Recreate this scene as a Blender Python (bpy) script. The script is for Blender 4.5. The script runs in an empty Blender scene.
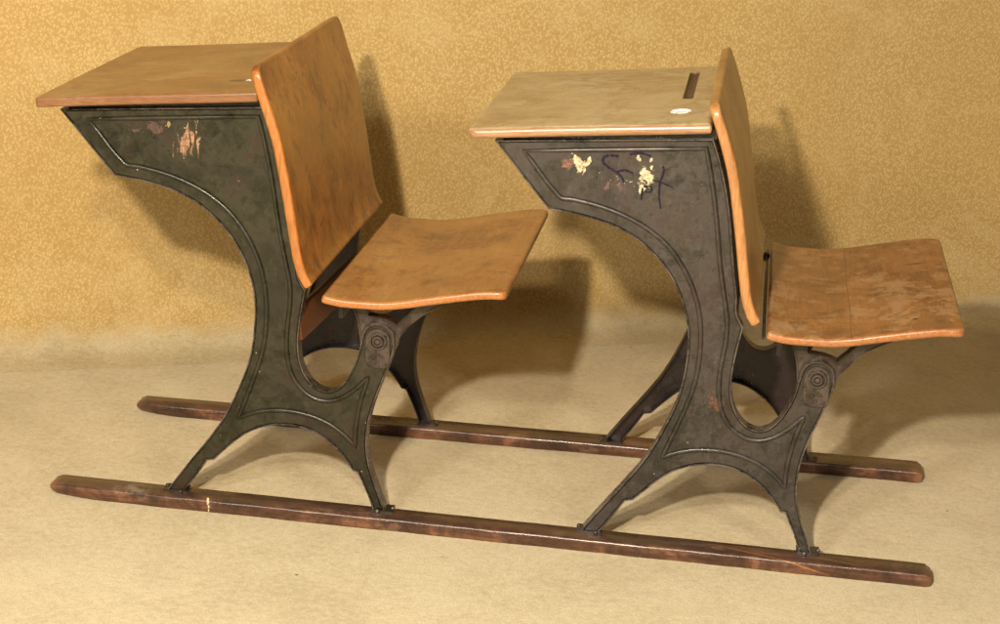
import bpy, bmesh, math, random
from mathutils import Vector, Matrix
from mathutils.geometry import tessellate_polygon
random.seed(7)
SC = bpy.context.scene
COL = SC.collection
UNIT = 0.75            # distance between the two desks along the runners
OUT= [[-0.0014, 0.7089], [0.0934, 0.5989], [0.121, 0.5966], [0.1635, 0.5901], [0.2059, 0.5793], [0.242, 0.561], [0.2631, 0.5441], [0.2851, 0.5254], [0.3079, 0.4953], [0.3238, 0.4644], [0.3344, 0.4329], [0.3397, 0.4044], [0.3415, 0.3755], [0.3397, 0.3535], [0.337, 0.3128], [0.3289, 0.2788], [0.3144, 0.2401], [0.2979, 0.2029], [0.2813, 0.1672], [0.247, 0.119], [0.2123, 0.0742], [0.1763, 0.0277], [0.2081, 0.031], [0.2513, 0.0839], [0.2569, 0.0903], [0.268, 0.0933], [0.292, 0.1187], [0.3141, 0.14], [0.3361, 0.1555], [0.3652, 0.1667], [0.3869, 0.17], [0.4159, 0.1709], [0.4413, 0.1658], [0.4667, 0.1532], [0.4959, 0.1296], [0.5143, 0.1029], [0.5217, 0.096], [0.5328, 0.08], [0.5478, 0.0527], [0.5573, 0.0268], [0.5594, 0.0154], [0.5792, 0.0194], [0.5658, 0.0565], [0.5505, 0.0971], [0.5437, 0.1268], [0.5422, 0.1569], [0.5444, 0.1854], [0.5518, 0.2179], [0.5618, 0.2486], [0.5736, 0.2811], [0.5818, 0.3057], [0.5884, 0.3283], [0.5891, 0.3429], [0.5859, 0.359], [0.5769, 0.369], [0.5663, 0.3735], [0.5575, 0.3746], [0.547, 0.3718], [0.5384, 0.3638], [0.5324, 0.3524], [0.53, 0.3394], [0.5268, 0.319], [0.5201, 0.2964], [0.5116, 0.2772], [0.5012, 0.2595], [0.4906, 0.2474], [0.4729, 0.2383], [0.4585, 0.2407], [0.4369, 0.2554], [0.4242, 0.2764], [0.4186, 0.3018], [0.4175, 0.3311], [0.42, 0.3587], [0.425, 0.3937], [0.4301, 0.4212], [0.4176, 0.4436], [0.4174, 0.468], [0.4083, 0.51], [0.401, 0.5588], [0.3956, 0.6039], [0.385, 0.6551], [0.371, 0.7021], [0.3571, 0.737]]
BEAD= [[0.0488, 0.6951], [0.1109, 0.6218], [0.1321, 0.6193], [0.1639, 0.6147], [0.1922, 0.6081], [0.2273, 0.5968], [0.2554, 0.5831], [0.2835, 0.5633], [0.2993, 0.5496], [0.3151, 0.5296], [0.3327, 0.5044], [0.3451, 0.4769], [0.3557, 0.4455], [0.3611, 0.4171], [0.3629, 0.3774], [0.3612, 0.326], [0.3541, 0.2959], [0.3415, 0.2613], [0.3252, 0.2149], [0.3106, 0.1758], [0.3324, 0.1892], [0.3651, 0.198], [0.4085, 0.2003], [0.4446, 0.1944], [0.4736, 0.1822], [0.4881, 0.1742], [0.5099, 0.1575], [0.5227, 0.1418], [0.5206, 0.1623], [0.5237, 0.1927], [0.5302, 0.2307], [0.5369, 0.2499], [0.5436, 0.2728], [0.5366, 0.2684], [0.5227, 0.2486], [0.5016, 0.2299], [0.4731, 0.2178], [0.4516, 0.2195], [0.4227, 0.2354], [0.4045, 0.2598], [0.3972, 0.2924], [0.3952, 0.3291], [0.3986, 0.3623], [0.4038, 0.3919], [0.4088, 0.432], [0.3927, 0.4701], [0.3819, 0.5261], [0.3783, 0.5699], [0.3694, 0.6198], [0.3606, 0.671], [0.3467, 0.7205]]
SCRAWL= [[[0.2049, 0.697], [0.1917, 0.6974], [0.1812, 0.6934], [0.1801, 0.6852], [0.1905, 0.6766], [0.2041, 0.6692], [0.2123, 0.6619], [0.2165, 0.6541]], [[0.204, 0.6709], [0.217, 0.6744], [0.2304, 0.67]], [[0.223, 0.7014], [0.238, 0.7053], [0.258, 0.7009]], [[0.2476, 0.6472], [0.2463, 0.6267]], [[0.2482, 0.6489], [0.2606, 0.6499], [0.2618, 0.6415], [0.2504, 0.6406]], [[0.2786, 0.6859], [0.2804, 0.6766], [0.2756, 0.6578], [0.2754, 0.6358], [0.2793, 0.614]], [[0.2622, 0.6618], [0.2788, 0.658], [0.2973, 0.651]]]
CAM_POS= [1.18158, -2.98769, 1.37945]
CAM_RIGHT= [0.988004, 0.149135, 0.04008]
CAM_UP= [-0.083317, 0.296265, 0.951465]
CAM_FWD= [-0.130022, 0.943391, -0.305136]
F= 1865.3888390829495

# ------------------------------------------------------------------ helpers
def link(name, bm, mat, parent=None, smooth=True, angle=35):
    bmesh.ops.recalc_face_normals(bm, faces=bm.faces[:])
    me = bpy.data.meshes.new(name); bm.to_mesh(me); bm.free()
    o = bpy.data.objects.new(name, me); COL.objects.link(o)
    for m in (mat if isinstance(mat, (list, tuple)) else [mat]): me.materials.append(m)
    if smooth:
        for p in me.polygons: p.use_smooth = True
        me.set_sharp_from_angle(angle=math.radians(angle))
    if parent is not None: o.parent = parent
    return o

def catmull(pts, closed=True, sub=5, ang=32):
    n = len(pts); P = [Vector(p) for p in pts]; out = []
    def corner(i):
        if not closed and (i == 0 or i == n-1): return True
        a = P[i]-P[i-1]; b = P[(i+1) % n]-P[i]
        if a.length < 1e-6 or b.length < 1e-6: return True
        return a.angle(b) > math.radians(ang)
    segs = n if closed else n-1
    for i in range(segs):
        p1, p2 = P[i], P[(i+1) % n]
        p0 = P[i-1] if (closed or i > 0) else p1
        p3 = P[(i+2) % n] if (closed or i+2 < n) else p2
        L = (p2-p1).length
        m1 = (p2-p0)/max((p2-p0).length, 1e-6)*L if not corner(i) else (p2-p1)
        m2 = (p3-p1)/max((p3-p1).length, 1e-6)*L if not corner((i+1) % n) else (p2-p1)
        for s in range(sub):
            t = s/sub; t2 = t*t; t3 = t2*t
            out.append((2*t3-3*t2+1)*p1+(t3-2*t2+t)*m1+(-2*t3+3*t2)*p2+(t3-t2)*m2)
    if not closed: out.append(P[-1])
    res = [out[0]]
    for p in out[1:]:
        if (p-res[-1]).length > 4e-4: res.append(p)
    return res

def smooth_curve(pts, closed=True, it=2, ang=38):
    # light smoothing of traced points, corners kept
    P = [Vector(p) for p in pts]; n = len(P)
    for _ in range(it):
        Q = [p.copy() for p in P]
        for i in range(n):
            if not closed and i in (0, n-1): continue
            a = P[i]-P[i-1]; b = P[(i+1) % n]-P[i]
            if a.length > 1e-6 and b.length > 1e-6 and a.angle(b) < math.radians(ang):
                Q[i] = P[i]*.6 + (P[i-1]+P[(i+1) % n])*.2
        P = Q
    return P

def area(P):
    return .5*sum(P[i-1].x*P[i].y-P[i].x*P[i-1].y for i in range(len(P)))

def offset(P, d):
    # inward offset of a counter-clockwise loop
    n = len(P); out = []
    for i in range(n):
        a = (P[i]-P[i-1]); b = (P[(i+1) % n]-P[i])
        if a.length < 1e-7: a = b
        if b.length < 1e-7: b = a
        a = a.normalized(); b = b.normalized()
        na = Vector((-a.y, a.x)); nb = Vector((-b.y, b.x)); m = na+nb
        if m.length < 1e-4: m = na
        m.normalize(); c = max(.35, m.dot(na)); out.append(P[i]+m*(d/c))
    return out

def poly_cap(bm, vs, flip=False):
    tris = tessellate_polygon([[v.co for v in vs]])
    for t in tris:
        try: bm.faces.new([vs[i] for i in t])
        except ValueError: pass

def slab(bm, P, y0, y1):
    a = [bm.verts.new((p.x, y0, p.y)) for p in P]; b = [bm.verts.new((p.x, y1, p.y)) for p in P]
    n = len(P)
    for i in range(n): bm.faces.new((a[i], a[(i+1) % n], b[(i+1) % n], b[i]))
    poly_cap(bm, a); poly_cap(bm, b)

def rim(bm, P, y0, y1, th, r=.0007):
    I = offset(P, th); n = len(P)
    Po = offset(P, r); Io = offset(P, th-r)
    rings = [[(p, y1) for p in P], [(p, y0+r) for p in P], [(p, y0) for p in Po], [(p, y0) for p in Io], [(p, y0+r) for p in I], [(p, y1) for p in I]]
    R = [[bm.verts.new((p.x, y, p.y)) for p, y in ring] for ring in rings]
    for k in range(6):
        A, B = R[k], R[(k+1) % 6]
        for i in range(n): bm.faces.new((A[i], A[(i+1) % n], B[(i+1) % n], B[i]))

def ridge(bm, P, w, h, y, closed=True):
    # half round bead lying on the plane y, standing towards -y
    n = len(P); prof = [(-w, .0004), (-w*.75, -h*.62), (-w*.3, -h*.97), (w*.3, -h*.97), (w*.75, -h*.62), (w, .0004)]
    rows = []
    for i in range(n):
        a = P[i]-P[i-1] if (closed or i > 0) else P[1]-P[0]
        b = P[(i+1) % n]-P[i] if (closed or i < n-1) else P[-1]-P[-2]
        a = a.normalized(); b = b.normalized()
        m = Vector((-a.y, a.x))+Vector((-b.y, b.x))
        if m.length < .3: m = Vector((-a.y, a.x))
        m.normalize()
        rows.append([bm.verts.new((P[i].x+m.x*s, y+d, P[i].y+m.y*s)) for s, d in prof])
    for i in range(n if closed else n-1):
        A, B = rows[i], rows[(i+1) % n]
        for k in range(5): bm.faces.new((A[k], A[k+1], B[k+1], B[k]))

def lathe_y(bm, cx, cz, prof, seg=32):
    # prof: (radius, y)
    rows = []
    for r, y in prof:
        if r < 1e-6: rows.append([bm.verts.new((cx, y, cz))])
        else: rows.append([bm.verts.new((cx+r*math.cos(2*math.pi*i/seg), y, cz+r*math.sin(2*math.pi*i/seg))) for i in range(seg)])
    for A, B in zip(rows, rows[1:]):
        for i in range(seg):
            j = (i+1) % seg
            if len(A) == 1 and len(B) == 1: continue
            if len(A) == 1: bm.faces.new((A[0], B[i], B[j]))
            elif len(B) == 1: bm.faces.new((A[i], A[j], B[0]))
            else: bm.faces.new((A[i], A[j], B[j], B[i]))

def box(bm, lo, hi, bev=0.0, seg=2):
    r = bmesh.ops.create_cube(bm, size=1)
    vs = r['verts']; s = Vector(hi)-Vector(lo); c = (Vector(hi)+Vector(lo))/2
    for v in vs: v.co = Vector((v.co.x*s.x, v.co.y*s.y, v.co.z*s.z))+c
    if bev > 0:
        es = set()
        for v in vs: es.update(v.link_edges)
        bmesh.ops.bevel(bm, geom=list(es), offset=bev, segments=seg, affect='EDGES', profile=.6)

def curved_board(prof, y0, y1, th, rc_start, rc_end, ny=40, bev=.005, sway=None):
    """board whose section (x,z) is prof, extruded over y, rounded corners, rounded edges"""
    P = catmull(prof, closed=False, sub=5, ang=60)
    # resample by arc length
    L = [0]
    for a, b in zip(P, P[1:]): L.append(L[-1]+(b-a).length)
    T = L[-1]; N = 48
    ds = sorted(set([i/N*T for i in range(N+1)] + [rc_start*(1-math.cos(a*math.pi/16)) for a in range(9)] + [T-rc_end*(1-math.cos(a*math.pi/16)) for a in range(9)]
                    + [bev*(1-math.cos(a*math.pi/8)) for a in range(5)] + [T-bev*(1-math.cos(a*math.pi/8)) for a in range(5)]))
    dd = [ds[0]]
    for d in ds[1:]:
        if d-dd[-1] > 5e-5: dd.append(d)
    def at(d):
        for i in range(len(L)-1):
            if d <= L[i+1]+1e-9:
                t = (d-L[i])/max(L[i+1]-L[i], 1e-9); return P[i].lerp(P[i+1], t), (P[i+1]-P[i]).normalized()
        return P[-1], (P[-1]-P[-2]).normalized()
    bm = bmesh.new(); top = []; bot = []
    h = th/2
    ys = sorted([bev*(1-math.cos(a*math.pi/8)) for a in range(5)]+[1-1e9])[1:]
    for d in dd:
        p, t = at(d); nrm = Vector((-t.y, t.x))
        ins = 0.0
        if d < rc_start: ins = rc_start-math.sqrt(max(0, rc_start**2-(rc_start-d)**2))
        if T-d < rc_end: ins = max(ins, rc_end-math.sqrt(max(0, rc_end**2-(rc_end-(T-d))**2)))
        ya, yb = y0+ins, y1-ins
        row = [ya+q for q in ys] + [ya+bev+(yb-ya-2*bev)*i/ny for i in range(1, ny)] + [yb-q for q in reversed(ys)]
        edge_d = min(d, T-d)
        rt, rb = [], []
        for y in row:
            e = min(y-ya, yb-y, edge_d)
            k = h if e >= bev else h-bev+math.sqrt(max(0, bev**2-(bev-max(e, 0))**2))
            dx = 0
            if sway: dx = sway(d/T, (y-y0)/(y1-y0))
            q = p+nrm*dx
            rt.append(bm.verts.new((q.x+nrm.x*k, y, q.y+nrm.y*k)))
            rb.append(bm.verts.new((q.x-nrm.x*k, y, q.y-nrm.y*k)))
        top.append(rt); bot.append(rb)
    m = len(top[0]); n = len(top)
    for i in range(n-1):
        for j in range(m-1):
            bm.faces.new((top[i][j], top[i][j+1], top[i+1][j+1], top[i+1][j]))
            bm.faces.new((bot[i][j], bot[i+1][j], bot[i+1][j+1], bot[i][j+1]))
        bm.faces.new((top[i][0], top[i+1][0], bot[i+1][0], bot[i][0]))
        bm.faces.new((top[i][-1], bot[i][-1], bot[i+1][-1], top[i+1][-1]))
    for j in range(m-1):
        bm.faces.new((top[0][j], bot[0][j], bot[0][j+1], top[0][j+1]))
        bm.faces.new((top[-1][j], top[-1][j+1], bot[-1][j+1], bot[-1][j]))
    bmesh.ops.remove_doubles(bm, verts=bm.verts[:], dist=2e-5)
    return bm

def cut(o, cutter_bms):
    for cb in cutter_bms:
        me = bpy.data.meshes.new('cut'); bmesh.ops.recalc_face_normals(cb, faces=cb.faces[:]); cb.to_mesh(me); cb.free()
        co = bpy.data.objects.new('cut', me); COL.objects.link(co); co.parent = o.parent
        md = o.modifiers.new('b', 'BOOLEAN'); md.operation = 'DIFFERENCE'; md.solver = 'EXACT'; md.object = co
        bpy.context.view_layer.update()
        dg = bpy.context.evaluated_depsgraph_get()
        nm = bpy.data.meshes.new_from_object(o.evaluated_get(dg))
        o.modifiers.clear(); o.data = nm
        bpy.data.objects.remove(co)
    o.data.set_sharp_from_angle(angle=math.radians(35))

# ------------------------------------------------------------------ shader helpers
class G:
    def __init__(s, name):
        s.m = bpy.data.materials.new(name); s.m.use_nodes = True; s.t = s.m.node_tree
        s.t.nodes.clear(); s.out = s.t.nodes.new('ShaderNodeOutputMaterial'); s.b = s.t.nodes.new('ShaderNodeBsdfPrincipled')
        s.t.links.new(s.b.outputs[0], s.out.inputs[0]); s.tc = s.t.nodes.new('ShaderNodeTexCoord'); s.co = s.tc.outputs['Object']
        s.bumps = None
    def put(s, sock, v):
        if hasattr(v, 'is_output'): s.t.links.new(v, sock)
        elif isinstance(v, (tuple, list)) and len(v) == 3 and sock.type == 'RGBA': sock.default_value = (*v, 1)
        else: sock.default_value = v
    def math(s, op, a, b=0.0, c=None, clamp=False):
        n = s.t.nodes.new('ShaderNodeMath'); n.operation = op; n.use_clamp = clamp
        s.put(n.inputs[0], a); s.put(n.inputs[1], b)
        if c is not None: s.put(n.inputs[2], c)
        return n.outputs[0]
    def map(s, scale=(1, 1, 1), loc=(0, 0, 0), rot=(0, 0, 0), co=None):
        n = s.t.nodes.new('ShaderNodeMapping'); s.put(n.inputs[0], co or s.co)
        n.inputs['Scale'].default_value = scale; n.inputs['Location'].default_value = loc; n.inputs['Rotation'].default_value = rot
        return n.outputs[0]
    def noise(s, scale, detail=4, rough=.55, co=None, dist=0.0, col=False):
        n = s.t.nodes.new('ShaderNodeTexNoise'); s.put(n.inputs['Vector'], co or s.co)
        n.inputs['Scale'].default_value = scale; n.inputs['Detail'].default_value = detail
        n.inputs['Roughness'].default_value = rough; n.inputs['Distortion'].default_value = dist
        return n.outputs['Color' if col else 'Fac']
    def vor(s, scale, co=None, feat='F1', rnd=1.0, out='Distance'):
        n = s.t.nodes.new('ShaderNodeTexVoronoi'); n.feature = feat; s.put(n.inputs['Vector'], co or s.co)
        n.inputs['Scale'].default_value = scale; n.inputs['Randomness'].default_value = rnd
        return n.outputs[out]
    def step(s, v, a, b, inv=False):
        n = s.t.nodes.new('ShaderNodeMapRange'); n.interpolation_type = 'SMOOTHSTEP'; s.put(n.inputs[0], v)
        n.inputs[1].default_value = a; n.inputs[2].default_value = b
        n.inputs[3].default_value = 1 if inv else 0; n.inputs[4].default_value = 0 if inv else 1
        return n.outputs[0]
    def mix(s, f, a, b, mode='MIX'):
        n = s.t.nodes.new('ShaderNodeMix'); n.data_type = 'RGBA'; n.blend_type = mode
        s.put(n.inputs[0], f); s.put(n.inputs[6], a); s.put(n.inputs[7], b); return n.outputs[2]
    def ramp(s, v, stops):
        n = s.t.nodes.new('ShaderNodeValToRGB'); s.put(n.inputs[0], v); e = n.color_ramp.elements
        while len(e) < len(stops): e.new(.5)
        for k, (p, c) in zip(e, stops): k.position = p; k.color = (*c, 1)
        return n.outputs[0]
    def sep(s, co=None):
        n = s.t.nodes.new('ShaderNodeSeparateXYZ'); s.put(n.inputs[0], co or s.co); return n.outputs
    def bump(s, h, strength, dist):
        n = s.t.nodes.new('ShaderNodeBump'); s.put(n.inputs['Height'], h); n.inputs['Strength'].default_value = strength
        n.inputs['Distance'].default_value = dist
        if s.bumps is not None: s.t.links.new(s.bumps, n.inputs['Normal'])
        s.bumps = n.outputs[0]; s.t.links.new(s.bumps, s.b.inputs['Normal'])
    def ell(s, cx, cz, rx, rz, ang=0.0):
        """1 at the centre of an ellipse in the x-z plane, 0 on its outline, negative outside"""
        X, Y, Z = s.sep()
        dx = s.math('SUBTRACT', X, cx); dz = s.math('SUBTRACT', Z, cz); ca, sa = math.cos(ang), math.sin(ang)
        u = s.math('ADD', s.math('MULTIPLY', dx, ca/rx), s.math('MULTIPLY', dz, sa/rx))
        v = s.math('ADD', s.math('MULTIPLY', dx, -sa/rz), s.math('MULTIPLY', dz, ca/rz))
        r = s.math('SQRT', s.math('ADD', s.math('MULTIPLY', u, u), s.math('MULTIPLY', v, v)))
        return s.math('SUBTRACT', 1.0, r)
    def set(s, **k):
        for a, v in k.items(): s.put(s.b.inputs[{'color': 'Base Color', 'rough': 'Roughness', 'metal': 'Metallic', 'spec': 'Specular IOR Level', 'coat': 'Coat Weight', 'coatr': 'Coat Roughness'}[a]], v)
        return s.m

def wood(name, dark, mid, light, pale, grain_axis='y', rough=.38, wear=.5, seed=0, scratches=True, coat=.25, groove=None, spots=(), edge=None, seam=None, gold=None):
    g = G(name); k = {'x': (.6, 7, 7), 'y': (7, .6, 7), 'z': (7, 7, .6)}[grain_axis]
    off = (seed*3.17, seed*1.9, seed*.77)
    co = g.map(scale=k, loc=off)
    fine = g.noise(34, 8, .8, co=co, dist=.5); mid_n = g.noise(3.2, 5, .6, co=co, dist=1.2)
    iso = g.map(loc=off); blot = g.noise(7, 6, .62, co=iso, dist=.5); blot2 = g.noise(19, 8, .78, co=iso, dist=.3)
    v = g.math('ADD', g.math('MULTIPLY', mid_n, .14), g.math('MULTIPLY', blot, .36)); v = g.math('ADD', v, g.math('ADD', g.math('MULTIPLY', fine, .28), g.math('MULTIPLY', blot2, .22)))
    c = g.ramp(v, [(.415, dark), (.475, mid), (.525, light), (.585, pale)])
    # small sharp grime and rubbed marks
    q1 = g.step(g.noise(48, 8, .8, co=g.map(loc=(off[0]+2, 6, 3))), .53, .60); c = g.mix(g.math('MULTIPLY', q1, .40), c, dark)
    q2 = g.step(g.noise(31, 8, .8, co=g.map(loc=(off[0]+12, 1, 3), scale=k)), .60, .66); c = g.mix(g.math('MULTIPLY', q2, .35), c, tuple(q*.6 for q in dark))
    for (sc_x, sc_y, rz_, th_, am_, cl_) in ((1, .07, .25, .012, .55, dark), (.08, 1, -.4, .010, .45, pale), (.05, 1, .15, .010, .5, dark)):
        ln = g.step(g.vor(34, co=g.map(scale=(sc_x, sc_y, sc_y*2), rot=(.3, rz_, rz_), loc=(off[0]+am_*9, 2, 5)), feat='DISTANCE_TO_EDGE'), .0, th_, inv=True)
        ln = g.math('MULTIPLY', ln, g.step(g.noise(10, 5, .65, co=g.map(loc=(off[0]+am_*30, 7, 1))), .53, .56)); c = g.mix(g.math('MULTIPLY', ln, am_), c, cl_)
    gr_ = g.step(g.noise(9, 9, .82, co=g.map(loc=(off[0]+21, 3, 9)), dist=.3), .545, .575); c = g.mix(g.math('MULTIPLY', gr_, .5), c, dark)
    q3 = g.step(g.vor(60, co=iso), .045, .07, inv=True); q3 = g.math('MULTIPLY', q3, g.step(g.noise(12, 4, .6, co=iso), .53, .57)); c = g.mix(g.math('MULTIPLY', q3, .8), c, (.05, .025, .012))
    if gold:
        gp = g.step(g.noise(4.2, 7, .66, co=g.map(loc=(off[0]+3, 8, 5)), dist=.7), .47, .56); c = g.mix(g.math('MULTIPLY', gp, .42), c, gold)
    # worn pale patches with ragged outlines
    w = g.step(g.math('ADD', g.math('MULTIPLY', blot2, .6), g.math('MULTIPLY', g.noise(4, 5, .6, co=g.map(loc=(off[0]+5, 2, 1))), .4)), .61-wear*.16, .64-wear*.14)
    c = g.mix(g.math('MULTIPLY', w, .65), c, pale)
    # dark grime
    d = g.step(g.noise(11, 8, .78, co=g.map(loc=(off[0]+9, 4, 7)), dist=.5), .54, .63)
    c = g.mix(g.math('MULTIPLY', d, .62), c, dark)
    # pores
    p = g.step(g.noise(90, 3, .6, co=g.map(scale=k, loc=off)), .60, .72)
    c = g.mix(g.math('MULTIPLY', p, .25), c, dark)
    # worn arrises
    ge = g.t.nodes.new('ShaderNodeNewGeometry'); pt = g.step(ge.outputs['Pointiness'], .515, .56)
    c = g.mix(g.math('MULTIPLY', pt, .55), c, pale)
    for (cx, cy, rx, ry, colr) in spots:
        X, Y, Z = g.sep(); u = g.math('DIVIDE', g.math('SUBTRACT', X, cx), rx); q = g.math('DIVIDE', g.math('SUBTRACT', Y, cy), ry)
        r = g.math('SQRT', g.math('ADD', g.math('MULTIPLY', u, u), g.math('MULTIPLY', q, q)))
        r = g.math('ADD', r, g.math('MULTIPLY', g.math('SUBTRACT', g.noise(60, 5, .7), .5), 1.6))
        c = g.mix(g.step(r, .8, 1.0, inv=True), c, colr)
    if seam:
        X, Y, Z = g.sep(); q = g.math('ADD', g.math('SUBTRACT', X, seam), g.math('MULTIPLY', g.math('SUBTRACT', g.noise(9, 3, .5), .5), .006))
        c = g.mix(g.math('MULTIPLY', g.step(g.math('ABSOLUTE', q), .0005, .0014, inv=True), .6), c, dark)
    if edge:
        nx_, ny_, nz_ = g.sep(g.tc.outputs['Normal']); f_ = g.step(g.math('ADD', g.math('MULTIPLY', ny_, -1), g.math('MULTIPLY', g.math('SUBTRACT', blot2, .5), .9)), .35, .75)
        c = g.mix(g.math('MULTIPLY', f_, .8), c, g.mix(g.step(fine, .42, .60), edge, tuple(q*.55 for q in edge)))
    if groove:
        gx, gy0, gy1, hw = groove; X, Y, Z = g.sep()
        m = g.math('MULTIPLY', g.step(g.math('ABSOLUTE', g.math('SUBTRACT', X, gx)), hw*.85, hw*1.02, inv=True), g.step(g.math('ABSOLUTE', g.math('SUBTRACT', Y, (gy0+gy1)/2)), (gy1-gy0)/2, (gy1-gy0)/2+hw, inv=True))
        c = g.mix(g.math('MULTIPLY', m, .85), c, (.09, .05, .03))
    r = g.math('ADD', rough-.12, g.math('MULTIPLY', blot2, .26)); r = g.math('ADD', r, g.math('MULTIPLY', w, .15))
    g.bump(fine, .3, .0006); g.bump(blot2, .3, .0006)
    if scratches:
        s = g.step(g.vor(23, co=g.map(scale=(1, .12, 1), rot=(0, 0, .35), loc=off), feat='DISTANCE_TO_EDGE'), .0, .006, inv=True)
        s = g.math('MULTIPLY', s, g.step(g.noise(9, 3, .5, co=iso), .55, .6))
        c = g.mix(g.math('MULTIPLY', s, .35), c, pale); g.bump(s, -.3, .0004)
    return g.set(color=c, rough=r, spec=.45, coat=coat, coatr=.25)

def iron(name, base, rust_amt=.5, chips=(), rough=.36, seed=0.0, worn=0.0):
    g = G(name); iso = g.map(loc=(seed, seed*.7, seed*1.3))
    b1 = g.noise(8, 8, .68, co=iso, dist=.8); b2 = g.noise(34, 8, .72, co=iso, dist=.3); b3 = g.noise(120, 6, .7, co=iso)
    v = g.math('ADD', g.math('MULTIPLY', b1, .45), g.math('ADD', g.math('MULTIPLY', b2, .33), g.math('MULTIPLY', b3, .22)))
    green, brown, grey, blk = base
    c = g.ramp(v, [(.42, blk), (.475, green), (.525, grey), (.575, brown)])
    dk = g.step(g.noise(5.5, 8, .7, co=g.map(loc=(seed+7, 2, 3)), dist=1.0), .50, .58); c = g.mix(g.math('MULTIPLY', dk, .45), c, blk)
    r = g.step(g.noise(7, 8, .74, co=g.map(loc=(3+seed, 1, 8)), dist=.6), .60-rust_amt*.1, .68-rust_amt*.1)
    c = g.mix(g.math('MULTIPLY', r, .55), c, brown)
    # rubbed grey scuffs, pits and tiny flecks of paint
    sc_ = g.step(g.noise(70, 6, .78, co=g.map(loc=(seed+1, 5, 2), scale=(1, 1, .6))), .57, .62); c = g.mix(g.math('MULTIPLY', sc_, .40+worn*.3), c, tuple(q*1.8 for q in grey))
    pit = g.step(g.noise(95, 5, .7, co=g.map(loc=(seed+4, 9, 2))), .60, .66); c = g.mix(g.math('MULTIPLY', pit, .75), c, blk)
    fl = g.step(g.vor(55, co=iso), .05, .085, inv=True); fl = g.math('MULTIPLY', fl, g.step(g.noise(13, 4, .6, co=iso), .52, .56))
    c = g.mix(g.math('MULTIPLY', fl, .85), c, (.42, .36, .26))
    if worn:
        w = g.step(g.noise(16, 7, .75, co=g.map(loc=(seed+2, 3, 3))), .46, .56); c = g.mix(g.math('MULTIPLY', w, worn), c, (.15, .12, .10))
    rough_s = g.math('ADD', rough-.25, g.math('MULTIPLY', b2, .42))
    g.bump(b1, .4, .003); g.bump(b2, .45, .0014); g.bump(b3, .4, .0005); g.bump(pit, -.4, .0006)
    for (e, colr, amt, thr, sc, stretch) in chips:
        m = g.ell(*e); nz = g.noise(sc, 6, .72, co=g.map(scale=stretch, rot=(0, e[4], 0), loc=(seed, 0, 0)), dist=.4)
        f = g.math('ADD', g.math('MULTIPLY', g.math('MINIMUM', m, .75), amt), nz)
        f = g.math('MULTIPLY', g.step(f, thr, thr+.02), g.step(m, -.02, .06))
        tone = g.mix(g.step(g.noise(sc*1.7, 5, .75, co=iso), .42, .60), tuple(q*.45 for q in colr), colr)
        c = g.mix(f, c, tone)
        rough_s = g.mix(f, rough_s, (.6, .6, .6)); g.bump(f, .5, .0008)
    return g.set(color=c, rough=rough_s, metal=0.0, spec=.5)

IR = ((.016, .0155, .0055), (.030, .016, .008), (.027, .0245, .016), (.006, .0055, .003))
CREAM = (.74, .62, .38)
M_ironA = iron('green_black_enamelled_iron', IR, .35, seed=0.0, chips=[
    ((.224, .668, .030, .044, -.35), (.42, .25, .14), .17, .625, 60, (1.9, 1, .5)),
    ((.222, .665, .017, .036, -.3), (.36, .19, .10), .26, .62, 75, (2.2, 1, .5)),
    ((.192, .697, .012, .014, 0), (.50, .33, .13), .22, .68, 90, (1, 1, 1)),
    ((.196, .662, .016, .016, 0), (.48, .36, .22), .12, .70, 120, (1, 1, .6)),
    ((.16, .665, .07, .045, 0), (.60, .52, .36), .02, .735, 150, (1, 1, 1)),
    ((.155, .690, .04, .02, .1), (.10, .05, .035), .22, .60, 30, (1, 1, 1)),
])
IRB = ((.026, .023, .017), (.038, .024, .019), (.046, .039, .036), (.012, .010, .009))
M_ironB = iron('worn_grey_green_enamelled_iron', IRB, .35, seed=4.2, chips=[
    ((.122, .680, .024, .017, .1), (.22, .10, .06), .35, .66, 50, (1, 1, 1)),
    ((.20, .643, .04, .016, -.1), (.13, .07, .06), .30, .66, 50, (1, 1, 1)),
    ((.140, .678, .012, .027, .65), CREAM, .28, .62, 110, (1, 1, .6)),
    ((.153, .682, .009, .016, -.5), CREAM, .40, .70, 80, (1, 1, .6)),
    ((.252, .668, .018, .022, .1), CREAM, .34, .62, 85, (1, 1, 1)),
    ((.246, .647, .008, .016, -.2), CREAM, .45, .70, 80, (1, 1, 1)),
    ((.238, .695, .006, .010, .5), CREAM, .5, .72, 90, (1, 1, 1)),
    ((.258, .694, .004, .011, -.4), CREAM, .5, .72, 90, (1, 1, 1)),
    ((.21, .655, .060, .010, -.02), (.70, .66, .55), .12, .66, 170, (1, 1, 1)),
    ((.19, .668, .06, .020, -.1), (.60, .58, .50), .10, .70, 170, (1, 1, 1)),
    ((.331, .625, .018, .010, -.2), (.35, .32, .26), .25, .72, 90, (1, 1, 1)),
    ((.392, .285, .016, .024, .3), (.13, .06, .035), .25, .60, 70, (1, 1, 1)),
])
M_rimA = iron('rubbed_rim_iron', ((.022, .018, .012), (.042, .022, .016), (.060, .052, .043), (.006, .005, .004)), .6, seed=1.5, worn=.5, rough=.30)
M_rimB = iron('grey_rubbed_rim_iron', ((.032, .027, .023), (.050, .031, .026), (.085, .074, .070), (.009, .008, .007)), .6, seed=6.5, worn=.6, rough=.30)
M_iron_dark = iron('dark_brown_iron', ((.013, .008, .008), (.024, .010, .008), (.024, .016, .016), (.004, .003, .003)), .6, seed=8.0)
M_rusty = iron('rubbed_rusty_iron', ((.020, .012, .009), (.038, .018, .012), (.044, .031, .026), (.006, .004, .003)), .7, seed=2.0, rough=.36, worn=.25)

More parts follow.
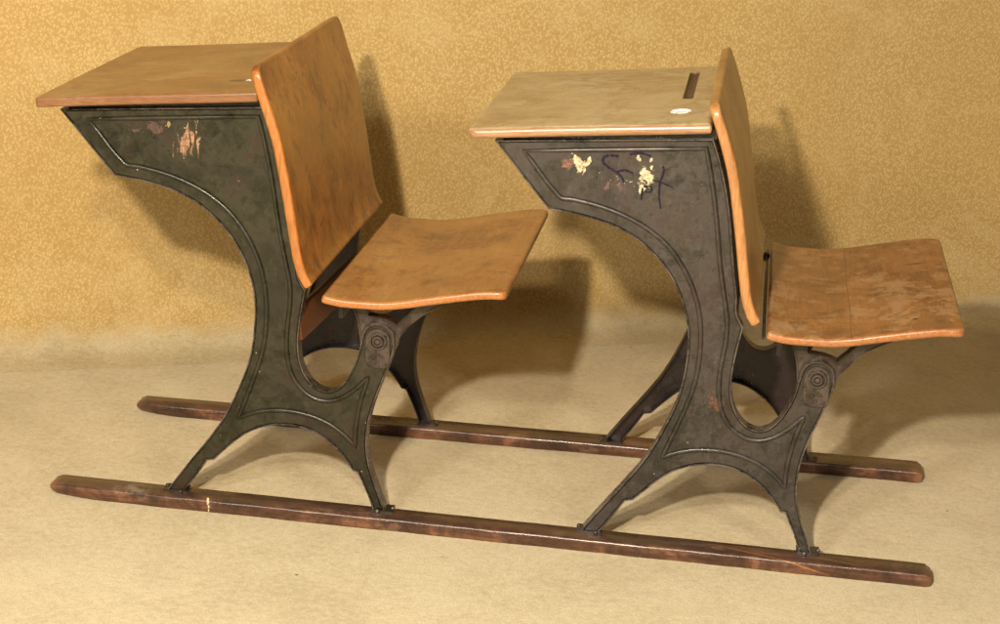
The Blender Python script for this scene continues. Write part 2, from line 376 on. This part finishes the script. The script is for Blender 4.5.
M_topA = wood('tan_brown_desktop_wood', (.16, .065, .016), (.27, .125, .034), (.34, .195, .070), (.41, .27, .115), 'x', .36, .30, seed=1, coat=.3, gold=(.30, .115, .028), edge=(.24, .105, .05),
              spots=[(.288, .083, .016, .011, (.025, .015, .010))])
M_topB = wood('grey_tan_desktop_wood', (.27, .185, .09), (.43, .335, .18), (.51, .415, .24), (.58, .49, .31), 'x', .30, .45, seed=2, coat=.4, edge=(.38, .17, .085), groove=(.303, .190, .435, .0105))
OR = ((.10, .026, .005), (.25, .080, .010), (.37, .135, .019), (.48, .22, .055))
M_backA = wood('orange_varnished_backrest_wood', *OR, 'z', .34, .28, seed=3, coat=.3, gold=(.42, .20, .030), edge=(.48, .18, .045))
M_backB = wood('tan_varnished_backrest_wood', (.22, .09, .02), (.38, .18, .045), (.44, .23, .07), (.50, .30, .12), 'z', .36, .45, seed=4, coat=.3, edge=(.50, .22, .08))
M_seatA = wood('smooth_brown_seat_wood', (.12, .038, .009), (.27, .098, .021), (.35, .145, .036), (.44, .23, .080), 'y', .34, .25, seed=5, coat=.4, gold=(.42, .215, .06), edge=(.50, .19, .06))
M_seatB = wood('worn_blotchy_seat_wood', (.075, .020, .006), (.21, .065, .012), (.29, .105, .024), (.42, .25, .12), 'y', .34, .62, seed=6, coat=.4, gold=(.34, .145, .045), edge=(.44, .17, .055), seam=.607,
               spots=[(.728, .35, .022, .006, (.12, .045, .012)), (.71, .02, .006, .004, (.03, .02, .02))])
M_slat = wood('red_brown_slat_wood', (.03, .006, .002), (.075, .015, .004), (.095, .021, .006), (.12, .034, .010), 'y', .4, .2, seed=8, coat=.2)
g = G('grimy_groove_wood'); M_groove = g.set(color=g.ramp(g.noise(60, 6, .75), [(.4, (.045, .022, .014)), (.6, (.14, .075, .045))]), rough=.5)
def runner_wood(name, seed, cracks):
    g = G(name); co = g.map(scale=(.5, 6, 6), loc=(seed, 0, 0)); f = g.noise(14, 8, .78, co=co, dist=.6); b = g.noise(9, 8, .75, co=g.map(loc=(seed, 1, 1)), dist=.5)
    v = g.math('ADD', g.math('MULTIPLY', f, .4), g.math('MULTIPLY', b, .6))
    c = g.ramp(v, [(.42, (.009, .004, .004)), (.48, (.034, .013, .009)), (.53, (.080, .030, .018)), (.59, (.20, .09, .045))])
    nz_ = g.sep(g.tc.outputs['Normal'])[2]; c = g.mix(g.math('MULTIPLY', g.step(nz_, .7, .95), .35), c, (.085, .056, .042))
    w = g.step(g.noise(22, 6, .75, co=g.map(scale=(.5, 1, 1), loc=(seed, 3, 0))), .58, .68); c = g.mix(g.math('MULTIPLY', w, .5), c, (.20, .12, .08))
    ge = g.t.nodes.new('ShaderNodeNewGeometry'); pt = g.step(ge.outputs['Pointiness'], .52, .60)
    c = g.mix(g.math('MULTIPLY', pt, .45), c, (.30, .15, .08))
    X, Y, Z = g.sep()
    if cracks:
        # long splits where bare orange wood shows
        for (x0, y0, x1, y1, wd, zs) in cracks:
            L = math.hypot(x1-x0, y1-y0); tx, ty = (x1-x0)/L, (y1-y0)/L
            V = g.math('SUBTRACT', Y, g.math('MULTIPLY', Z, zs))
            a = g.math('ADD', g.math('MULTIPLY', g.math('SUBTRACT', X, x0), tx), g.math('MULTIPLY', g.math('SUBTRACT', V, y0), ty))
            d = g.math('ADD', g.math('MULTIPLY', g.math('SUBTRACT', X, x0), -ty), g.math('MULTIPLY', g.math('SUBTRACT', V, y0), tx))
            d = g.math('ADD', d, g.math('MULTIPLY', g.math('SUBTRACT', g.noise(14, 5, .7), .5), .005))
            m = g.math('MULTIPLY', g.step(g.math('ABSOLUTE', d), wd*.5, wd, inv=True), g.math('MULTIPLY', g.step(a, 0, L*.2), g.step(a, L*.85, L, inv=True)))
            m = g.math('MULTIPLY', m, g.step(g.noise(30, 5, .7, co=g.map(scale=(.4, 1, 1))), .40, .50))
            c = g.mix(g.math('MULTIPLY', m, .75), c, (.36, .14, .045))
        m = g.math('MULTIPLY', g.step(g.math('ADD', g.math('ABSOLUTE', g.math('SUBTRACT', X, .115)), g.math('MULTIPLY', g.math('SUBTRACT', g.noise(40, 5, .7), .5), .05)), .02, .04, inv=True), g.step(Z, .018, .023))
        m = g.math('MULTIPLY', m, g.step(g.noise(38, 7, .78, co=g.map(loc=(2, 2, 2))), .44, .60)); c = g.mix(g.math('MULTIPLY', m, .45), c, (.34, .29, .23))
    r = g.math('ADD', .12, g.math('MULTIPLY', b, .36)); g.bump(f, .5, .0014); g.bump(b, .5, .003); g.bump(g.noise(60, 6, .75), .4, .0008)
    return g.set(color=c, rough=r, spec=.5, coat=.35, coatr=.2)
M_railN = runner_wood('dark_varnished_split_runner_wood', 0.0, [(1.12, .034, 1.37, -.036, .0021, -1), (1.33, .0145, 1.42, -.006, .0012, -1)])
M_railF = runner_wood('dark_varnished_runner_wood', 6.3, None)

g = G('white_glazed_ceramic'); M_white = g.set(color=g.mix(g.step(g.noise(160, 4, .6), .56, .62), (.82, .82, .80), (.25, .2, .15)), rough=.25, spec=.6)
g = G('bright_screw_steel'); M_screw = g.set(color=g.ramp(g.noise(200, 3), [(.4, (.10, .08, .06)), (.6, (.32, .29, .25))]), rough=.35, metal=.8)
g = G('dark_blue_marker_ink'); M_ink = g.set(color=g.mix(g.step(g.noise(170, 5, .7), .56, .66), (.008, .005, .022), (.04, .035, .04)), rough=.45, spec=.2)
g = G('pale_dribble'); M_drip = g.set(color=(.62, .52, .36), rough=.5)

def cloth(g):
    big = g.noise(2.2, 6, .6, dist=.8); med = g.noise(8, 7, .66, dist=.5); fine = g.noise(70, 6, .75); nap = g.noise(260, 4, .75)
    v = g.math('ADD', g.math('MULTIPLY', big, .28), g.math('MULTIPLY', med, .22)); v = g.math('ADD', v, g.math('MULTIPLY', fine, .50))
    c = g.ramp(v, [(.41, (.50, .42, .26)), (.49, (.60, .51, .325)), (.56, (.66, .575, .38))])
    c = g.mix(g.math('MULTIPLY', g.step(nap, .46, .60), .42), c, (.42, .33, .19))
    st = g.step(g.noise(3.0, 8, .74, co=g.map(loc=(5, 5, 0), scale=(.7, 1.6, 1)), dist=.7), .50, .70); c = g.mix(g.math('MULTIPLY', st, .26), c, (.42, .335, .20))
    st2 = g.step(g.noise(14, 8, .78, co=g.map(loc=(1, 7, 0), scale=(.6, 1.8, 1)), dist=.4), .60, .68); c = g.mix(g.math('MULTIPLY', st2, .35), c, (.30, .22, .12))
    sp = g.math('MULTIPLY', g.step(g.vor(9), .018, .034, inv=True), .8); c = g.mix(sp, c, (.08, .055, .04))
    return c, big, med, fine, nap
def floor_mat():
    g = G('cream_plush_floor_cloth'); c, big, med, fine, nap = cloth(g)
    g.bump(big, .35, .012); g.bump(med, .5, .008); g.bump(fine, .6, .0025); g.bump(nap, .6, .0012)
    g.b.inputs['Sheen Weight'].default_value = .15; g.b.inputs['Sheen Roughness'].default_value = .5
    return g.set(color=c, rough=.95, spec=.1)
M_floor = floor_mat()
def wall_mat():
    g = G('gold_flecked_wall_cloth')
    wob = g.mix(.02, g.co, g.noise(9, 3, .6, col=True))
    fleck = g.vor(172, co=g.map(scale=(1.1, 1, .85), rot=(0, .35, 0), co=wob), feat='F1'); f = g.step(fleck, .05, .72, inv=True)
    fine = g.noise(190, 5, .75); big = g.noise(1.7, 7, .62, dist=.7); med = g.noise(14, 6, .65)
    v = g.math('ADD', g.math('MULTIPLY', f, .40), g.math('MULTIPLY', fine, .60))
    c = g.ramp(v, [(.26, (.46, .305, .115)), (.50, (.56, .395, .165)), (.70, (.65, .495, .235))])
    c = g.mix(g.math('MULTIPLY', g.step(big, .42, .60), .22), c, (.45, .28, .09))
    c = g.mix(g.math('MULTIPLY', g.step(g.noise(5, 7, .7, co=g.map(loc=(4, 2, 1)), dist=.5), .50, .62), .22), c, (.66, .52, .28))
    base = cloth(g)[0]
    X, Y, Z = g.sep(); h = g.math('ADD', Z, g.math('MULTIPLY', g.math('SUBTRACT', med, .5), .06))
    c = g.mix(g.step(h, .004, .052, inv=True), c, base)
    g.bump(f, .35, .0012); g.bump(fine, .5, .0010); g.bump(big, .3, .015)
    return g.set(color=c, rough=.85, spec=.15)
M_wall = wall_mat()

# ------------------------------------------------------------------ setting
bm = bmesh.new(); nx, ny = 120, 90
def fz(x, y):
    return 0.0
V = [[bm.verts.new((-2.6+7.4*i/nx, -3.6+6.4*j/ny, fz(0, 0))) for j in range(ny+1)] for i in range(nx+1)]
for i in range(nx):
    for j in range(ny): bm.faces.new((V[i][j], V[i+1][j], V[i+1][j+1], V[i][j+1]))
fl = link('floor', bm, M_floor); fl['kind'] = 'structure'
# wall: a hung cloth sweeping up from the floor, skewed to the runners
WN = Vector((-.387145, .922019, 0)); WK = .90; WT = Vector((.922019, .387145, 0))
bm = bmesh.new(); RC = .17; prof = []
for k in range(13):
    a = k/12*math.pi/2; prof.append((-RC+RC*math.sin(a), RC-RC*math.cos(a)))
prof = [(-RC-.06, .0004)]+[(d, z+.0010) for d, z in prof]+[(0, RC+(2.6-RC)*k/40) for k in range(1, 41)]
rows = []
for i in range(91):
    s = -2.6+6.6*i/90; rows.append([])
    for d, z in prof:
        w = .006*math.sin(s*3.1+z*1.3)+.004*math.sin(s*7.3-z*2.2)
        q = WN*(WK+d+w*min(1, z*3))+WT*s; rows[-1].append(bm.verts.new((q.x, q.y, z)))
for i in range(90):
    for k in range(len(prof)-1): bm.faces.new((rows[i][k], rows[i+1][k], rows[i+1][k+1], rows[i][k+1]))
wl = link('wall', bm, M_wall, angle=60); wl['kind'] = 'structure'

# ------------------------------------------------------------------ runners
def runner(name, x0, x1, f0, f1, b0, b1, h, mat, taper):
    """f0,f1: front y at both ends, b0,b1: back y; slow waviness; rounded arrises; ends worn"""
    bm = bmesh.new(); N = 110; rows = []; L = x1-x0
    for i in range(N+1):
        t = i/N; 
        t = .5-.5*math.cos(math.pi*t) if False else t
        # denser at the ends
        t = t+.06*math.sin(2*math.pi*t)*-1
        x = x0+L*t; fy = f0+(f1-f0)*t; by = b0+(b1-b0)*t; zb = 0.0; zt = h
        wv = .0006*math.sin(x*23)+.0005*math.sin(x*51+2)
        d0 = x-x0; d1 = x1-x
        if taper and d0 < .11: q = 1-d0/.11; zb = .010*q*q; fy += .004*q*q
        if d0 < .010: q = 1-d0/.010; fy += .003*q*q; by -= .003*q*q; zt -= .003*q*q; zb += .002*q*q
        if d1 < .012: q = 1-d1/.012; fy += .004*q*q; by -= .004*q*q; zt -= .005*q*q; zb += .002*q*q
        r = .0042; fy += wv; by += wv*.5
        sec = [(fy+.001, zb), (fy, zb+.002), (fy, zt-r), (fy+r*.3, zt-r*.3), (fy+r, zt), (fy*.5+by*.5, zt+.0006*math.sin(x*17)), (by-r*.6, zt), (by, zt-r*.6), (by, zb+.001), (by-.002, zb)]
        rows.append([bm.verts.new((x, y, z)) for y, z in sec])
    for A, B in zip(rows, rows[1:]):
        for k in range(len(A)): bm.faces.new((A[k], A[(k+1) % len(A)], B[(k+1) % len(A)], B[k]))
    bm.faces.new(rows[0]); bm.faces.new(rows[-1])
    return link(name, bm, mat, angle=50)
RH = .0232
r1 = runner('wooden_runner', -.036, 1.530, -.0225, -.0375, .0275, .0115, RH, M_railN, 1)
r1['label'] = 'long dark varnished wooden runner nearest the viewer, split near its right end'
r2 = runner('wooden_runner', -.022, 1.545, .408, .428, .457, .488, RH, M_railF, .4)
r2['label'] = 'dark wooden runner at the back, under the far feet of both desks'
for o in (r1, r2): o['category'] = 'runner'; o['group'] = 'wooden runners under the school desks'
bm = bmesh.new()   # pale dried dribble on the front runner
P = [(.262, -.0262, .0225), (.2615, -.0262, .017), (.2635, -.0264, .011), (.263, -.0264, .004)]
for (x, y, z), r in zip(P, (.0028, .0015, .0015, .0012)):
    bmesh.ops.create_icosphere(bm, subdivisions=2, radius=r, matrix=Matrix.Translation((x, y+.001, z)) @ Matrix.Diagonal((1, .5, 2.2, 1)))
link('paint_drip', bm, M_drip, r1)

# ------------------------------------------------------------------ desk
ZF = RH-.001
def fix_feet(P):
    return [Vector((p.x, ZF)) if p.y < .033 else p for p in P]
outp = [Vector(p) for p in OUT]
outp = fix_feet(outp)
def swap(P, a, b, new):
    i = min(range(len(P)), key=lambda k: (P[k]-Vector(a)).length); j = min(range(len(P)), key=lambda k: (P[k]-Vector(b)).length)
    P[i:j+1] = [Vector(q) for q in new]
swap(outp, (.2513, .0839), (.268, .0933), [(.2470, .0775), (.2520, .0885), (.2660, .0915)])
swap(outp, (.4906, .2474), (.4369, .2554), [(.4895, .2472), (.4820, .2425), (.4725, .2397), (.4625, .2402), (.4525, .2440), (.4400, .2525)])
swap(outp, (.5143, .1029), (.5328, .08), [(.5120, .1065), (.5185, .0960), (.5275, .0945), (.5340, .0800)])
OUTL = catmull(smooth_curve(outp, it=1, ang=26), True, 4, ang=26)
if area(OUTL) < 0: OUTL.reverse()
BE = catmull(smooth_curve([Vector(p) for p in BEAD], it=2), True, 4, ang=45)
HX, HZ = .5592, .3425

def side_frame(root, mat, dy, sgn, detailed=True):
    """cast iron end frame, panelled face towards -y when sgn=1 (near side) and +y when sgn=-1"""
    def fin(bm):
        for v in bm.verts: v.co.y = dy+sgn*v.co.y
        return bm
    bm = bmesh.new()
    slab(bm, offset(OUTL, .0012), .0066, .0088)
    IN = offset(OUTL, .0044)
    slab(bm, IN, .0022, .0070)
    ridge(bm, BE, .0046, .0046, .0022)
    nf = len(bm.faces)
    rim(bm, OUTL, 0.0, .026, .0024)
    bm.faces.ensure_lookup_table()
    for f in bm.faces[nf:]: f.material_index = 1
    # foot lugs
    for fx, l, r in ((.192, -.022, .022), (.570, -.018, .022)):
        box(bm, (fx+l, -.001, ZF-.002), (fx+r, .030, ZF+.0035), .0015)
    fr = link('side_frame', fin(bm), mat, root, angle=40)
    # top ledge that carries the desktop
    bm = bmesh.new()
    n = 2; P = [Vector((.012, .7075)), Vector((.362, .735)), Vector((.362, .7505)), Vector((.012, .7215))]
    slab(bm, P, .0075, .022)
    link('desktop_cleat', fin(bm), M_iron_dark, fr, smooth=False)
    # badge plate under the pivot
    bm = bmesh.new(); pts = []
    for k in range(17):
        a = math.radians(178-k*178/16); pts.append(Vector((HX+.0215*math.cos(a), HZ+.0215*math.sin(a))))
    pts += [Vector((.5805, .300)), Vector((.578, .2935)), Vector((.560, .291)), Vector((.541, .2955)), Vector((.5385, .305)), Vector((.5365, .33))]
    pts = catmull(pts, True, 3, ang=50)
    if area(pts) < 0: pts.reverse()
    slab(bm, pts, .0002, .006)
    rim(bm, pts, -.0008, .004, .0013)
    for bx, bz, r in ((.5435, .3215, .0022), (.5755, .3215, .0022), (.5435, .302, .0024), (.574, .300, .0022)):
        lathe_y(bm, bx, bz, [(r, .001), (r*.8, -.0012), (0, -.0018)], 12)
    for cx, cz, r in ((.553, .3105, .0052), (.5665, .3095, .0052), (.5598, .3015, .0042)):
        sp = [Vector((cx+r*(1-k/22)*math.cos(k*.5), cz+r*(1-k/22)*math.sin(k*.5))) for k in range(18)]
        ridge(bm, sp, .0009, .0011, .0002, closed=False)
    link('pivot_plate', fin(bm), M_rusty, fr, angle=30)
    # rolled outer lip of the head
    bm = bmesh.new()
    lp = [Vector((HX-.0005+.0272*math.cos(math.radians(a)), HZ+.0015+.0272*math.sin(math.radians(a)))) for a in range(-12, 196, 8)]
    ridge(bm, lp, .0030, .0028, .0022, closed=False)
    link('head_lip', fin(bm), M_rusty, fr)
    bm = bmesh.new()
    lathe_y(bm, HX+.0008, HZ-.0005, [(.0158, .001), (.0158, -.0030), (.0146, -.0042), (.0124, -.0042), (.0114, .0004), (.0100, .0004), (.0096, -.0052), (.0082, -.0066), (.0064, -.0066), (.0056, -.0026), (.0044, -.0026), (.0036, -.0060), (0, -.0068)], 40)
    link('pivot_bolt', fin(bm), M_rusty, fr, angle=28)
    for sx, sy in ((.205, -.0052), (.173, .020), (.566, -.0050), (.590, .014)):
        bm = bmesh.new(); s = random.uniform(0, 3)
        lathe_y(bm, 0, 0, [(.0036, .002), (.0036, -.0006), (.0026, -.0018), (0, -.0022)], 14)
        for v in bm.verts: x, y, z = v.co; v.co = (sx+x, sy+z, ZF+.004-y)
        link('screw', fin(bm), M_screw, fr)
    return fr

def bracket(root, dy, sgn):
    pts = [(.490, .4135), (.497, .408), (.512, .398), (.520, .375), (.5245, .352)]
    for a in range(200, 380, 20): pts.append((HX+.034*math.cos(math.radians(a)), HZ+.034*math.sin(math.radians(a))))
    pts += [(.5945, .3465), (.6065, .3625), (.6205, .3785), (.6375, .3930), (.6580, .4060), (.6900, .4220), (.6900, .4270), (.655, .4170), (.628, .4105), (.612, .396), (.600, .383), (.590, .373), (.575, .379), (.560, .3815), (.5405, .3835), (.5385, .4095), (.536, .4115)]
    P = catmull([Vector(p) for p in pts], True, 3, ang=30)
    if area(P) < 0: P.reverse()
    bm = bmesh.new(); slab(bm, offset(P, .001), .010, .016); rim(bm, P, .008, .030, .003)
    for v in bm.verts: v.co.y = dy+sgn*v.co.y
    b = link('seat_bracket', bm, M_rusty, root, angle=40)
    return b

def desk(x, label, mats, kind):
    M_i, M_top, M_back, M_seat = mats
    root = bpy.data.objects.new('school_desk', None); COL.objects.link(root); root.location = (x, 0, 0)
    root.empty_display_size = .1
    root['label'] = label; root['category'] = 'school desk'; root['group'] = 'school desks with attached folding seats'
    W2 = .4615
    side_frame(root, [M_i, M_rimA if kind == 'A' else M_rimB], 0.0, 1)
    side_frame(root, [M_iron_dark, M_iron_dark], W2, -1)
    bracket(root, 0.0, 1); bracket(root, W2, -1)
    # desktop
    rl = .016 if kind == 'B' else .006
    bm = curved_board([(-.032 if kind == 'A' else -.042, .7240 if kind == 'A' else .7231), (.06, .7326), (.16, .7422), (.26, .7517), (.354, .7605)], -.0325, .503, .0175, rl, .004, bev=.0078 if kind == 'B' else .0045,
                      sway=(lambda s, t: .0006*math.sin(5*s+3*t)))
    top = link('desktop', bm, M_top, root, angle=60)
    cutters = []
    bm = bmesh.new()   # pencil groove
    zt = lambda xx: .7685+(xx-.354)*.0915+.0005
    L0, L1, hw = .195, .430, .0095; sec = []
    ysec = [L0-hw*math.cos(q*math.pi/16) for q in range(8)]+[L0+(L1-L0)*q/12 for q in range(13)]+[L1+hw*math.sin(q*math.pi/16) for q in range(1, 9)]
    for y in ysec:
        e = 1.0
        if y < L0: e = math.sqrt(max(.02, 1-((L0-y)/hw)**2))
        if y > L1: e = math.sqrt(max(.02, 1-((y-L1)/hw)**2))
        sec.append([bm.verts.new((.303+hw*e*math.cos(a), y, zt(.303)+.004+(.0085*e+.001)*math.sin(a))) for a in [i*math.pi/6 for i in range(12)]])
    for A, B in zip(sec, sec[1:]):
        for k in range(12): bm.faces.new((A[k], A[(k+1) % 12], B[(k+1) % 12], B[k]))
    bm.faces.new(sec[0]); bm.faces.new(list(reversed(sec[-1]))); cutters.append(bm)
    IX, IY, IRD = (.298, .078, .0195) if kind == 'B' else (.307, .082, .0062)
    bm = bmesh.new(); bmesh.ops.create_cone(bm, cap_ends=True, segments=40, radius1=IRD, radius2=IRD, depth=.012, matrix=Matrix.Translation((IX, IY, zt(IX)+.001))); cutters.append(bm)
    cut(top, cutters)
    top.data.materials.append(M_groove)
    for p in top.data.polygons:
        cx, cy, cz = p.center
        if abs(cx-.303) < hw and L0-hw < cy < L1+hw and cz < zt(cx)-.0012 and cz > zt(cx)-.009: p.material_index = 1
    bm = bmesh.new(); segs = 40; rings = [(IRD-.0008, -.0048), (IRD-.0008, -.0004), (IRD-.0022, .0004), (IRD-.0036, -.0004), (IRD-.0045, -.0024), (.004, -.0034), (0, -.0036)]
    rr = []
    for r, z in rings:
        rr.append([bm.verts.new((IX+r*math.cos(2*math.pi*i/segs), IY+r*math.sin(2*math.pi*i/segs), zt(IX)+z+.0915*r*math.cos(2*math.pi*i/segs))) for i in range(segs)] if r > 0 else [bm.verts.new((IX, IY, zt(IX)+z))])
    for A, B in zip(rr, rr[1:]):
        for i in range(segs):
            j = (i+1) % segs
            if len(B) == 1: bm.faces.new((A[i], A[j], B[0]))
            else: bm.faces.new((A[i], A[j], B[j], B[i]))
    link('inkwell', bm, M_white, top)
    # backrest
    topz = .819 if kind == 'A' else .808
    prof = [(.354, topz-.004), (.3715, .76), (.3915, .70), (.4035, .645), (.4145, .585), (.4245, .525), (.4325, .485), (.4425, .459), (.4515, .4465)]
    bm = curved_board(list(reversed(prof)), -.0585, .519, .0172, .004, .022, bev=.0058, sway=(lambda s, t: .0012*math.sin(3.1*t)))
    link('backrest', bm, M_back, root, angle=60)
    # seat
    dz = 0.0 if kind == 'B' else -.0015
    prof = [(.4695, .4255), (.485, .4222), (.505, .4195), (.545, .4192), (.575, .4200), (.612, .4258), (.648, .4342), (.685, .4425), (.715, .4490), (.745, .4548), (.772, .4570), (.786, .4565)]
    prof = [(a, b+dz) for a, b in prof]
    bm = curved_board(prof, -.0465, .5225, .0148, .007, .016, bev=.0055, sway=(lambda s, t: .0010*math.sin(4*s+2.2*t)))
    st = link('seat', bm, M_seat, root, angle=60)
    if kind == 'A':   # narrow reddish slat hanging below the backrest
        bm = bmesh.new(); box(bm, (-.0055, -.220, -.029), (.0055, .220, .029), .0025, 2)
        Mx = Matrix.Translation((.4320, .229, .3560)) @ Matrix.Rotation(-.075, 4, 'Z') @ Matrix.Rotation(-.12, 4, 'Y')
        for v in bm.verts: v.co = Mx @ v.co
        link('lower_slat', bm, M_slat, root)
    # hinge rod along the rear edge of the seat, with its knob
    if kind == 'B':
        bm = bmesh.new()
        bmesh.ops.create_cone(bm, cap_ends=True, segments=12, radius1=.0028, radius2=.0028, depth=.545, matrix=Matrix.Translation((.4640, .238, .4180+dz)) @ Matrix.Rotation(math.pi/2, 4, 'X'))
        rod = link('hinge_rod', bm, M_iron_dark, root)
        bm = bmesh.new(); bmesh.ops.create_uvsphere(bm, u_segments=16, v_segments=10, radius=.0095, matrix=Matrix.Translation((.4610, .458, .4200+dz)) @ Matrix.Diagonal((.8, 1.5, 1, 1)))
        link('rod_knob', bm, M_iron_dark, rod)
    # cross batten under the seat that ties the two brackets together
    bm = bmesh.new(); box(bm, (.497, .006, .4025), (.535, W2-.006, .4125), .002)
    box(bm, (.488, .006, .376), (.4965, W2-.006, .4115), .0015)
    link('seat_batten', bm, M_iron_dark, root)
    return root

dA = desk(0.0, 'left school desk with brown top, smooth seat and pinkish scratches on its dark green side', (M_ironA, M_topA, M_backA, M_seatA), 'A')
dB = desk(UNIT, 'right school desk with pale top, worn blotchy seat, dark marker scrawl and cream paint splashes', (M_ironB, M_topB, M_backB, M_seatB), 'B')
# marker scrawl: letters drawn on the panel of the right desk
bm = bmesh.new()
for k, s in enumerate(SCRAWL):
    P = catmull([Vector(p) for p in s], False, 6, ang=200)
    w0 = [.0030, .0026, .0028, .0026, .0020, .0023, .0019][k]; rowsS = []
    for i, p in enumerate(P):
        a = (P[min(i+1, len(P)-1)]-P[max(i-1, 0)]).normalized(); m = Vector((-a.y, a.x))
        w = w0*(.72+.28*math.sin(math.pi*min(1, .15+i/(len(P)-1))))*(1+.18*math.sin(i*1.7+k))*.8
        y = .0018-k*.00006
        rowsS.append([bm.verts.new((p.x+m.x*w, y, p.y+m.y*w)), bm.verts.new((p.x-m.x*w, y, p.y-m.y*w))])
    for A, B in zip(rowsS, rowsS[1:]): bm.faces.new((A[0], A[1], B[1], B[0]))
fB = [c for c in dB.children if c.name.startswith('side_frame')][0]
link('marker_scrawl', bm, M_ink, fB, smooth=False)

# ------------------------------------------------------------------ camera
cam = bpy.data.cameras.new('camera'); co = bpy.data.objects.new('camera', cam); COL.objects.link(co)
cam.sensor_fit = 'HORIZONTAL'; cam.sensor_width = 36; cam.lens = F/1000*36; cam.clip_end = 60; cam.clip_start = .05
R_, U_, F_ = Vector(CAM_RIGHT), Vector(CAM_UP), Vector(CAM_FWD)
co.matrix_world = Matrix(((R_.x, U_.x, -F_.x, CAM_POS[0]), (R_.y, U_.y, -F_.y, CAM_POS[1]), (R_.z, U_.z, -F_.z, CAM_POS[2]), (0, 0, 0, 1)))
SC.camera = co

# ------------------------------------------------------------------ light
def lamp(name, loc, power, radius, col):
    l = bpy.data.lights.new(name, 'POINT'); l.energy = power; l.shadow_soft_size = radius; l.color = col
    o = bpy.data.objects.new(name, l); COL.objects.link(o); o.location = loc; return o
lamp('key_lamp', (.70, -2.75, 1.78), 375, .045, (1, .87, .68))
lamp('second_lamp', (.67, -2.5, 1.95), 130, .06, (1, .87, .68))
lamp('left_lamp', (-.45, -3.1, 2.15), 150, .22, (1, .95, .84))
lamp('right_lamp', (2.7, -2.5, 1.9), 80, .12, (1, .90, .74))
w = bpy.data.worlds.new('World'); SC.world = w; w.use_nodes = True
w.node_tree.nodes['Background'].inputs[0].default_value = (1, .80, .62, 1); w.node_tree.nodes['Background'].inputs[1].default_value = .04
SC.view_settings.view_transform = 'Standard'; SC.view_settings.look = 'None'; SC.view_settings.exposure = .25; SC.view_settings.gamma = 1
SC.render.engine = 'CYCLES'
